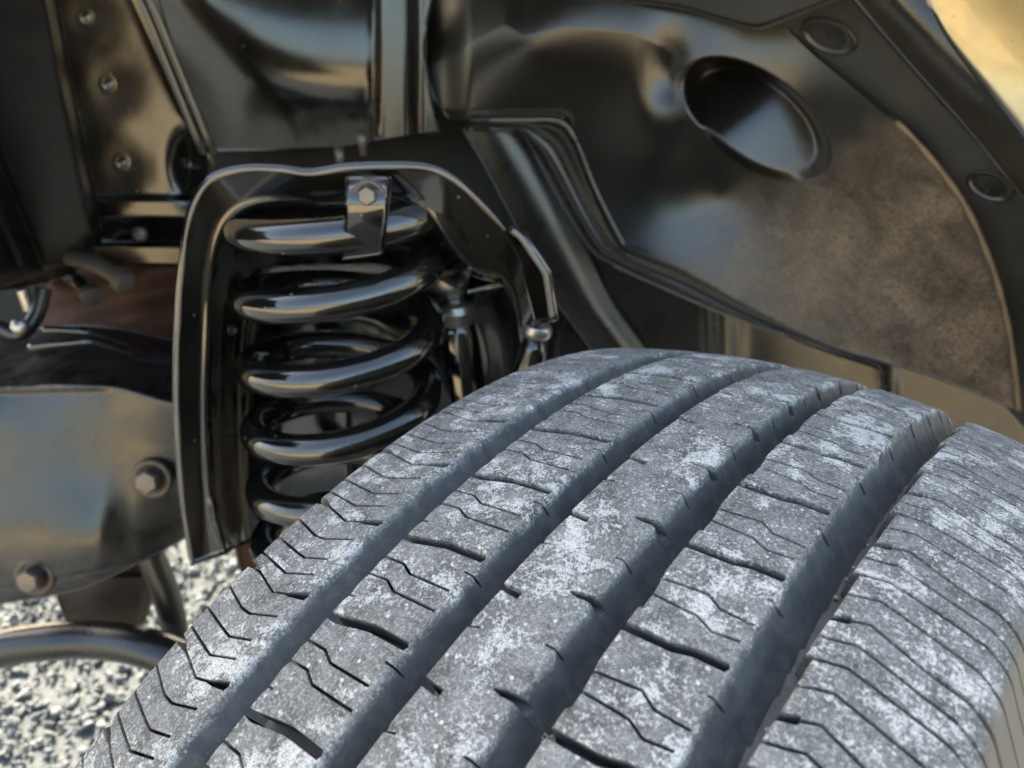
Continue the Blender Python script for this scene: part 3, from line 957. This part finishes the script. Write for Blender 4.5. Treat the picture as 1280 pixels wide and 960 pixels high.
# ------------------------------------------------------------------ wheelhouse liner (right)
def liner():
    root = thing('wheelhouse_liner', W(1000, 430, 0.42), 'dark stamped wheelhouse liner with oval scoop and brown dust above the tyre', 'liner')
    th = math.radians(37)
    ca, sa = math.cos(th), math.sin(th)
    def extra(px, py):
        y = np.zeros_like(px)
        # upper strip leans back above a wavy crease
        cr = np.interp(px, [540, 565, 600, 632, 655, 672, 700, 790, 830, 870, 960], [80, 70, 48, 30, 46, 42, 34, 40, 60, 95, 130])
        y += 0.00010 * np.maximum(cr - py, 0) * (1 - smooth(820, 930, px))
        # rounded lower left corner rolls back
        y += 0.020 * smooth(590, 545, px) + 0.010 * smooth(135, 160, py) * smooth(720, 690, px)
        # oval scoop
        dx, dy = px - 946, py - 150
        u, v = (dx * ca + dy * sa) / 97.0, (-dx * sa + dy * ca) / 52.0
        r = np.sqrt(u * u + v * v)
        m_ = -(dx * 0.62 + dy * 0.78)
        floor = 0.4965 + 0.00010 * (150 - py) + 0.0007 * 10 * np.logaddexp(0, (m_ - 20) / 10.0)
        y += smooth(1.12, 0.88, r) * (floor - LY(px, py))
        # dent left of the scoop
        y += 0.012 * np.exp(-((px - 835) / 26) ** 2 - ((py - 95) / 50) ** 2)
        return y
    ANCH = [(528, -20, .60), (540, 130, .58), (620, 140, .565), (660, 60, .540), (702, 151, .555), (755, 215, .548), (782, 298, .536),
            (800, 20, .515), (780, 110, .526), (850, 150, .506),
            (806, 312, .526), (850, 336, .514), (870, 285, .520), (905, 245, .522), (940, 232, .512),
            (976, 27, .490), (1060, 130, .458), (1149, 181, .424), (1010, 300, .478), (960, 390, .484), (1035, 431, .459), (1120, 350, .440), (1230, 330, .402), (1274, 514, .388)]
    LY = TPS(ANCH)
    sheet('panel', M['liner'], [(528, -25), (760, -25), (960, -25)], [(960, -25), (985, 35), (1085, 124), (1149, 181), (1205, 255), (1242, 340), (1262, 420), (1274, 514)],
          [(560, 148), (640, 150), (700, 151), (716, 165), (749, 242), (782, 306), (803, 317), (850, 336), (940, 385), (1035, 431), (1108, 453), (1190, 480), (1274, 514)],
          [(528, -25), (530, 60), (540, 120), (560, 148)],
          ANCH,
          210, 170, 0.003, extra, root)
    # turned flange along the lower left edge, two steps
    inner = catmull([(590, 152), (690, 153), (712, 168), (746, 244), (779, 308), (802, 320), (850, 339), (940, 388), (1035, 434), (1108, 456)], 90)
    outer = catmull([(585, 163), (648, 166), (664, 186), (696, 246), (742, 318), (768, 332), (830, 360), (900, 390), (1000, 425), (1105, 460)], 90)
    Yi = LY(inner[:, 0], inner[:, 1]) + 0.003
    Yo = Yi + np.interp(np.linspace(0, 1, 90), [0, .15, .5, 1], [.012, .026, .026, .008])
    v = np.linspace(0, 1, 18)
    px = inner[:, None, 0] * (1 - v) + outer[:, None, 0] * v
    py = inner[:, None, 1] * (1 - v) + outer[:, None, 1] * v
    Y = Yi[:, None] * (1 - v) + Yo[:, None] * v + (0.003 * np.sin(v * math.pi * 2.0) + 0.0012 * np.sin(v * math.pi * 5))[None]
    V, F = solid_grid(Wa(px, py, Y), 0.003)
    link_mesh('flange', V, F, M['satin'], root)
    # paler tubes along the liner lips
    def lip(pts, Ys, r):
        C_ = catmull([(x, y, Y) for (x, y), Y in zip(pts, Ys)], 60)
        V, F = tube_mesh(Wa(C_[:, 0], C_[:, 1], C_[:, 2]), r, 10)
        link_mesh('pale_lip', V, F, M['edge'], root)
    A_ = [(612, 150), (655, 150), (698, 151), (714, 164), (747, 241), (780, 306)]
    lip(A_, [float(LY(np.array(float(a)), np.array(float(b)))) - .001 for a, b in A_], .0012)
    lip([tuple(q) for q in outer[38:82:6]], list(Yo[38:82:6] - .001), .0013)
    C_ = catmull([(1120, 152), (1149, 181), (1205, 255), (1242, 340), (1262, 420), (1273, 512)], 60)
    V, F = tube_mesh(Wa(C_[:, 0], C_[:, 1], LY(C_[:, 0], C_[:, 1]) - .0008), .0013 + .0004 * np.sin(np.arange(60) * .9), 8)
    link_mesh('rusty_edge', V, F, M['rustedge'], root)
    # plate lapped over the top
    g_ = coons([(640, -30), (1060, -30)], [(1060, -30), (1046, -4)], [(660, -4), (760, -2), (850, 8), (905, 24), (944, 34), (960, 30), (1046, -4)], [(640, -30), (660, -4)], 60, 12)
    Yf = TPS([(640, -30, 0.566), (660, -4, 0.548), (850, 8, 0.503), (944, 34, 0.468), (1046, -4, 0.436), (1060, -30, 0.436), (850, -30, 0.511)])
    V, F = solid_grid(Wa(g_[..., 0], g_[..., 1], Yf(g_[..., 0], g_[..., 1])), 0.003)
    link_mesh('top_plate', V, F, M['flange'], root)
    return root
liner()

def outer_flange():
    root = thing('fender_flange', W(1200, 500, 0.36), 'charcoal plastic fender flange with two round plugs, right of the liner', 'flange')
    anch = [(950, -25, 0.489), (1060, -25, 0.454), (1150, 70, 0.429), (1300, 270, 0.389), (1300, 560, 0.384), (1270, 510, 0.402), (1149, 181, 0.434), (1000, 60, 0.486), (1200, 250, 0.418), (1150, 400, 0.449)]
    sheet('skin', M['flange'], [(930, -25), (1058, -25)], [(1058, -25), (1085, 20), (1135, 80), (1210, 165), (1300, 268), (1330, 420), (1330, 590)],
          [(1190, 430), (1250, 500), (1290, 545), (1330, 590)], [(930, -25), (960, 60), (1060, 140), (1125, 205), (1170, 290), (1190, 430)], anch, 50, 90, 0.003, None, root)
    Yf = TPS(anch)
    for (cx, cy, a, b, rot) in ((1036, 45, 37, 21, 22), (1238, 233, 31, 17, 20)):
        th = math.radians(rot)
        V = []; F = []
        rings = [(1.0, -.0015), (1.0, .0012), (.93, .0022), (.86, .0012), (.6, .0015), (.25, .0018)]
        seg = 40
        for r, h in rings:
            for k in range(seg):
                t = 2 * math.pi * k / seg
                x = cx + r * (a * math.cos(t) * math.cos(th) - b * math.sin(t) * math.sin(th))
                y = cy + r * (a * math.cos(t) * math.sin(th) + b * math.sin(t) * math.cos(th))
                V.append(W(x, y, float(Yf(np.array(x), np.array(y))) - h))
        for i in range(len(rings) - 1):
            for k in range(seg):
                F.append([i * seg + k, i * seg + (k + 1) % seg, (i + 1) * seg + (k + 1) % seg, (i + 1) * seg + k])
        F.append([(len(rings) - 1) * seg + k for k in range(seg)])
        link_mesh('plug', np.array(V), F, M['satin'], root)
outer_flange()

def fender():
    root = thing('fender', W(1290, 250, 0.32), 'fender edge with gold reflection painted in and dark glossy lip at top right', 'fender')
    sheet('lip', M['lip'], [(1046, -30), (1090, -30), (1150, -30)], [(1150, -30), (1180, 40), (1235, 115), (1320, 225)], [(1320, 300), (1320, 225)], [(1046, -30), (1080, 15), (1135, 78), (1210, 162), (1320, 300)],
          [(1046, -30, 0.449), (1150, -30, 0.419), (1135, 78, 0.426), (1320, 300, 0.379), (1320, 225, 0.354), (1235, 115, 0.389)], 24, 60, 0.003,
          lambda px, py: -0.006 * np.sin(np.clip(((px - 1046) - (py + 30) * .83) / 95, 0, 1) * math.pi), root)
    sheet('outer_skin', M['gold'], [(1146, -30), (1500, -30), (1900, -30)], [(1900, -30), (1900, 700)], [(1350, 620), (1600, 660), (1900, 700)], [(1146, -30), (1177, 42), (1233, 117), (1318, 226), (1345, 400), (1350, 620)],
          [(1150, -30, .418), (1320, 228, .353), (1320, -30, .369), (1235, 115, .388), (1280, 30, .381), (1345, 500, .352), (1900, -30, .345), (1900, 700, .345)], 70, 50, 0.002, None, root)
    # unseen fender top and bonnet, added and sized to shade the wheel opening
    def box(name, x0, x1, y0, y1, z0, z1, mat):
        V = [(x, y, z) for z in (z0, z1) for y in (y0, y1) for x in (x0, x1)]
        F = [[0, 2, 3, 1], [4, 5, 7, 6], [0, 1, 5, 4], [2, 6, 7, 3], [0, 4, 6, 2], [1, 3, 7, 5]]
        o = link_mesh(name, V, F, mat, root, smooth_shade=False)
        b = o.modifiers.new('bevel', 'BEVEL'); b.width = 0.02; b.segments = 3
        return o
    box('fender_side', -0.80, 1.2, 0.36, 0.385, 0.70, 0.82, M['gloss'])
    box('bonnet', -0.80, 1.2, 0.36, 1.5, 0.822, 0.84, M['gloss'])
fender()

# ------------------------------------------------------------------ panels behind
def back_panel():
    def extra(px, py):
        y = -0.012 * np.exp(-((px - 905) / 16) ** 2)
        y += 0.014 * smooth(1105, 1113, px) * (1 - smooth(1118, 1124, px)) * -1
        return y
    o = sheet('splash_panel', M['satin'], [(735, 300), (900, 370), (1100, 430), (1320, 500)], [(1320, 500), (1320, 640)], [(690, 470), (900, 520), (1100, 560), (1320, 640)], [(735, 300), (700, 400), (690, 470)],
              [(735, 300, .62), (900, 370, .59), (1100, 430, .568), (1320, 520, .548), (700, 460, .612), (900, 500, .580), (1100, 550, .556), (1320, 640, .532)], 120, 30, 0.003, extra)
    tag(o, 'dark smooth splash panel showing between the tyre and the liner edge', 'panel')
back_panel()

def pillar():
    L = [(575, 160), (600, 200), (640, 275), (690, 370), (740, 440), (760, 480)]
    Rr = [(660, 160), (680, 200), (722, 285), (765, 375), (810, 440), (830, 480)]
    def extra(px, py):
        return 0 * px
    A = catmull(L, 60); B = catmull(Rr, 60)
    v = np.linspace(0, 1, 26)
    px = A[:, None, 0] * (1 - v) + B[:, None, 0] * v
    py = A[:, None, 1] * (1 - v) + B[:, None, 1] * v
    Y = 0.600 - 0.007 * np.sin(v * math.pi)[None] ** 1.2 - 0.008 * np.linspace(0, 1, 60)[:, None]
    V, F = solid_grid(Wa(px, py, Y), 0.003)
    o = link_mesh('inner_rail', V, F, M['satin'])
    tag(o, 'rounded dark body rail slanting down between the liner and the spring tower', 'rail')
pillar()

def upper_panels():
    # middle panel
    def extra(px, py):
        lo = 122 - 0.9 * 30 * np.logaddexp(0, (350 - px) / 30)
        q = 22 * np.logaddexp(0, (py - lo) / 22.0)
        y = (0.00055 * q - 0.00006 * (py - lo)) * (1 - smooth(458, 478, px))
        y += 0.014 * smooth(466, 478, px) - 0.02 * smooth(505, 530, px)
        return y
    o = sheet('inner_fender_panel', M['panel'], [(185, -30), (360, -30), (548, -30)], [(548, -30), (530, 60), (548, 165)], [(262, 190), (400, 186), (548, 165)], [(185, -30), (222, 80), (262, 190)],
              [(185, -30, .605), (548, -30, .605), (262, 190, .60), (548, 165, .60), (400, 80, .602)], 110, 60, 0.003, extra)
    tag(o, 'large smooth black inner fender panel above the spring tower', 'panel')
    # welded panel
    def extra2(px, py):
        y = np.zeros_like(px)
        for cx, cy in ((107, 22), (135, 105), (152, 203)):
            r2 = (px - cx) ** 2 + (py - cy) ** 2
            y += 0.0007 * np.exp(-r2 / 22) - 0.0003 * np.exp(-(np.sqrt(r2) - 7) ** 2 / 7) + 0.0018 * np.exp(-r2 / 1200)
        # raised double seam along the right edge
        sx = np.interp(py, [-30, 0, 175, 215], [165, 178, 250, 268])
        y -= 0.004 * np.exp(-((px - sx - 4) / 12.0) ** 2)
        # folded ledges at the bottom
        y -= 0.014 * smooth(244, 250, py)
        y += 0.016 * smooth(272, 277, py) + 0.0005 * np.clip(py - 277, 0, 26)
        y -= 0.030 * smooth(302, 307, py)
        # pocket
        y += 0.02 * np.exp(-((px - 238) / 16) ** 2 - ((py - 205) / 28) ** 2)
        return y
    p = sheet('welded_panel', M['panel'], [(55, -30), (120, -30), (188, -30)], [(188, -30), (224, 80), (262, 185), (262, 332)], [(118, 332), (190, 330), (262, 332)], [(55, -30), (92, 120), (118, 240), (118, 332)],
              [(55, -30, .55), (188, -30, .57), (262, 185, .582), (118, 240, .562), (118, 332, .565), (262, 332, .572)], 110, 170, 0.003, extra2)
    tag(p, 'black panel with three spot weld dimples and a raised double seam', 'panel')
    for dx_ in (-3, 10):
        P = catmull([tuple(W(165 + dx_ - 6, -32, .562)), tuple(W(178 + dx_, 0, .563)), tuple(W(214 + dx_, 88, .568)), tuple(W(249 + dx_, 172, .573)), tuple(W(258 + dx_, 192, .578))], 40)
        V, F = tube_mesh(P, .0030, 12)
        link_mesh('seam_bead', V, F, M['edgegloss'], p)
    c = W(176, 292, .545)
    V, F = lathe_mesh(c, (0.1, -1, .2), [(0, .0055), (.003, .0055), (.0045, .0045), (.005, .002)], 20)
    link_mesh('rivet', V, F, M['bolt'], p)
    # black box at the far left
    def extra3(px, py):
        y = np.zeros_like(px)
        e = np.interp(py, [-30, 205, 330, 370], [-90, 0, 52, 70])
        y -= 0.0008 * np.maximum(e - px, 0)
        y += 0.004 * np.exp(-((px - e) / 3.5) ** 2)
        y += 0.005 * np.exp(-((px - e + 30) / 2.5) ** 2) * smooth(200, 260, py)
        edge = np.interp(py, [-30, 0, 130, 250, 290, 330, 362], [60, 70, 95, 120, 128, 98, 0])
        y += 0.05 * smooth(16, 0, edge - px)
        y += 0.03 * smooth(338, 362, py + 0.12 * px)
        return y
    o = sheet('black_box', M['box'], [(-260, -30), (66, -30)], [(66, -30), (96, 130), (121, 250), (127, 292), (112, 325), (85, 345)], [(-260, 400), (20, 360), (60, 352), (85, 345)], [(-260, -30), (-260, 400)],
              [(-50, -30, .43), (66, -30, .45), (120, 250, .495), (-50, 370, .500), (85, 345, .506), (-260, -30, .41), (-260, 380, .48)], 120, 120, 0.003, extra3)
    tag(o, 'glossy black moulded box with rounded lower corner at upper left edge', 'box')
upper_panels()

# black backing wall, put in to darken the gaps and the open back
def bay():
    o = sheet('backing_wall', M['dark'], [(-500, -40), (640, -40), (1400, -40)], [(1400, -40), (1400, 560)], [(-500, 560), (640, 520), (1400, 560)], [(-500, -40), (-500, 560)],
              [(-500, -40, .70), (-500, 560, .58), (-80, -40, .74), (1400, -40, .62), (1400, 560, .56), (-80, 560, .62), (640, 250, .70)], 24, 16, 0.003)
    tag(o, 'black backing wall added to darken the gaps above the spring tower', 'wall')
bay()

# ------------------------------------------------------------------ small things around the spring
def shock():
    Y = .392
    top = W(566, 350, Y)
    bot = W(590, 560, Y)
    ax = (bot - top) / np.linalg.norm(bot - top)
    root = thing('shock_absorber', bot, 'slim black shock absorber with bright top nut right of the spring', 'shock absorber')
    def lat(name, prof_, mat, seg=28):
        V, F = lathe_mesh(top, ax, prof_, seg)
        o = link_mesh(name, V, F, mat, root); sharp_edges(o, 40); return o
    lat('top_bushing', [(-.004, .004), (-.004, .0115), (.001, .0125), (.005, .0115), (.006, .006)], M['steel'])
    lat('rod_nut', [(.006, .0065), (.009, .0065), (.010, .0055), (.012, .005)], M['steel'], 6)
    lat('dust_cap', [(.012, .006), (.014, .0105), (.018, .0115), (.021, .010), (.026, .0088)], M['steel'])
    lat('body_tube', [(.026, .0088), (.029, .0105), (.12, .0105), (.121, .008)], M['gloss'])
    return root
shock()

def misc():
    # side gusset right of the tower
    g_ = coons([(636, 286), (650, 296)], [(650, 296), (664, 316), (678, 337), (681, 343), (685, 368), (690, 398)], [(668, 402), (690, 398)], [(636, 286), (650, 335), (668, 402)], 14, 40)
    Yf = TPS([(636, 286, .350), (650, 296, .338), (680, 340, .335), (690, 398, .335), (668, 402, .345), (650, 335, .348)])
    V, F = solid_grid(Wa(g_[..., 0], g_[..., 1], Yf(g_[..., 0], g_[..., 1])), 0.004)
    o = link_mesh('gusset_plate', V, F, M['gloss'])
    tag(o, 'narrow bent black gusset plate with bright edge beside the tower', 'plate')
    V, F = tube_mesh(Wa(*catmull([(640, 288), (651, 297), (665, 317), (679, 338), (682, 344), (686, 369), (690, 396)], 40).T, .334), .0014, 10)
    link_mesh('pale_plate_edge', V, F, M['edge'], o)  # paler tube along the plate edge
    # shelf
    g_ = coons([(586, 350), (612, 344), (648, 338)], [(648, 338), (650, 350)], [(586, 362), (612, 356), (650, 350)], [(586, 350), (586, 362)], 30, 12)
    Yf = TPS([(575, 352, .375), (648, 338, .375), (575, 358, .360), (648, 344, .355), (575, 372, .362), (650, 356, .356)])
    V, F = solid_grid(Wa(g_[..., 0], g_[..., 1], Yf(g_[..., 0], g_[..., 1])), 0.003)
    o = link_mesh('tower_shelf', V, F, M['gloss'])
    tag(o, 'small black ledge bridging the tower and the gusset plate', 'ledge')
    # link joint just over the tyre
    c = W(668, 425, .36)
    root = thing('link_joint', W(668, 470, .36), 'black link joint with a shiny collar peeping over the tyre', 'joint')
    V, F = lathe_mesh(W(672, 404, .36), np.array(W(660, 480, .36)) - np.array(W(672, 404, .36)), [(0, .003), (.001, .0075), (.004, .0085), (.007, .0075), (.008, .006)], 28)
    sharp_edges(link_mesh('collar', V, F, M['steel'], root), 40)
    V, F = lathe_mesh(W(670, 414, .36), np.array(W(660, 480, .36)) - np.array(W(672, 404, .36)), [(0.003, .0062), (.010, .0075), (.024, .010), (.04, .012), (.042, .008)], 28)
    link_mesh('boot', V, F, M['gloss'], root)
    c = W(600, 430, .43)
    V, F = tube_mesh(catmull([tuple(W(592, 425, .42)), tuple(W(600, 480, .42)), tuple(W(606, 540, .42))], 12), .0035, 12)
    o = link_mesh('brake_pipe', V, F, M['hose'])
    tag(o, 'thin upright pipe beside the shock absorber', 'pipe')
    V, F = tube_mesh(catmull([tuple(W(652, 345, .44)), tuple(W(640, 400, .44)), tuple(W(632, 470, .44))], 12), .003, 12)
    o = link_mesh('brake_pipe', V, F, M['hose'])
    tag(o, 'thin slanting pipe below the gusset plate', 'pipe')
    # studs hanging above the tower
    for k, (x, y) in enumerate(((452, 162), (424, 182))):
        V, F = lathe_mesh(W(x, y, .60), (0, -.1, -1), [(0, .004), (.012, .004), (.013, .003), (.02, .0028)], 14)
        o = link_mesh('stud', V, F, M['bolt'])
        tag(o, ['longer grey stud hanging under the smooth panel above the strap', 'shorter dull stud left of its longer neighbour above the tower'][k], 'stud', 'studs above the tower')
    # rusty housing behind, left
    g_ = coons([(90, 315), (240, 315)], [(240, 315), (250, 430)], [(20, 440), (250, 430)], [(90, 315), (40, 380), (20, 440)], 60, 50)
    Yf = TPS([(90, 315, .60), (240, 315, .58), (250, 430, .57), (20, 440, .58), (160, 370, .545)])
    Yv = Yf(g_[..., 0], g_[..., 1]) + 0.006 * np.sin(g_[..., 1] / 9.0 + g_[..., 0] / 40) + 0.004 * np.sin(g_[..., 0] / 17.0)
    V, F = solid_grid(Wa(g_[..., 0], g_[..., 1], Yv), 0.004)
    o = link_mesh('cast_housing', V, F, M['rust'])
    tag(o, 'reddish brown rusty cast housing deep behind the frame rail', 'housing')
    # hoses
    def hs(name, pts, Y, r, mat, label, cat, end=None):
        P = catmull([tuple(W(x, y, Y + dy)) for x, y, dy in pts], 40)
        root = thing(name, P[-1], label, cat)
        V, F = tube_mesh(P, r, 14)
        link_mesh('tube', V, F, mat, root)
        if end:
            V, F = lathe_mesh(P[-1] - (P[-1] - P[-4]) * .6, P[-1] - P[-4], [(0, r), (.001, r * end), (.008, r * end), (.0095, r * end * .7)], 14)
            sharp_edges(link_mesh('fitting', V, F, M['hose'], root), 40)
    hs('coolant_hose', [(88, 322, 0), (112, 328, -.01), (134, 338, -.015), (152, 350, -.02)], .50, .0058, M['hose'], 'short grey hose with round end fitting below the box corner', 'hose', 1.45)
    hs('coolant_hose', [(84, 345, 0), (98, 352, 0), (112, 366, -.01)], .52, .0055, M['satin'], 'darker stub of hose just below the grey hose', 'hose', 1.4)
    hs('brake_line', [(55, 412, 0), (85, 413, 0), (115, 418, .005), (158, 433, .02)], .44, .0024, M['spring'], 'upper thin shiny pipe above the frame rail', 'pipe')
    hs('brake_line', [(38, 434, 0), (80, 429, 0), (115, 428, .005), (165, 444, .02)], .43, .0024, M['spring'], 'lower thin shiny pipe lying along the frame rail', 'pipe')
    hs('wiring_cable', [(-30, 398, 0), (5, 412, 0), (24, 418, 0), (45, 395, .01), (55, 360, .02)], .46, .005, M['satin'], 'black cable bending under the box at left edge', 'cable')
    # threaded stud under the box
    root = thing('threaded_stud', W(33, 388, .475), 'bright threaded stud sticking down under the black box', 'stud')
    pr = []
    for k in range(9):
        pr += [(k * .0018, .0042), (k * .0018 + .0009, .0035)]
    V, F = lathe_mesh(W(28, 362, .475), W(38, 390, .475) - W(28, 362, .475), pr, 16)
    link_mesh('thread', V, F, M['steel'], root)
    V, F = lathe_mesh(W(26, 408, .455), (0.4, -1, .3), [(-.003, .005), (.004, .0055), (.006, .004)], 8)
    o = link_mesh('clip_nut', V, F, M['steel'])
    tag(o, 'small bright nut on the black cable at left edge', 'nut')
    # sway bar and hanging bracket over the gravel
    P = catmull([tuple(W(x, y, Y)) for x, y, Y in ((-60, 838, .42), (0, 812, .42), (60, 802, .42), (120, 800, .42), (190, 812, .41), (270, 850, .40))], 60)
    V, F = tube_mesh(P, .0145, 20)
    o = link_mesh('sway_bar', V, F, M['satin'])
    tag(o, 'black curved sway bar crossing above the gravel at lower left', 'bar')
    g_ = coons([(68, 722), (120, 722), (178, 722)], [(178, 722), (176, 752), (170, 782)], [(84, 778), (130, 786), (170, 782)], [(68, 722), (74, 752), (84, 778)], 30, 30)
    Yf = TPS([(68, 722, .47), (178, 722, .47), (120, 750, .455), (84, 778, .465), (170, 782, .47)])
    V, F = solid_grid(Wa(g_[..., 0], g_[..., 1], Yf(g_[..., 0], g_[..., 1])), 0.02)
    o = link_mesh('axle_bracket', V, F, M['brown'])
    tag(o, 'brown rusty bracket under the frame rail above the sway bar', 'bracket')
    P = catmull([tuple(W(x, y, Y)) for x, y, Y in ((186, 690, .46), (205, 735, .455), (216, 775, .45), (226, 830, .45))], 24)
    V, F = tube_mesh(P, .0105, 18)
    o = link_mesh('rubber_hose', V, F, M['satin'])
    tag(o, 'thick black hose hanging down between frame rail and tyre', 'hose')
    g_ = coons([(296, 672), (326, 668)], [(326, 668), (330, 712)], [(304, 716), (330, 712)], [(296, 672), (304, 716)], 10, 10)
    V, F = solid_grid(Wa(g_[..., 0], g_[..., 1], np.full(g_.shape[:2], .44)), 0.012)
    o = link_mesh('rusty_tab', V, F, M['rust'])
    tag(o, 'small rusty brown tab below the spring tower beside the tyre', 'tab')
misc()
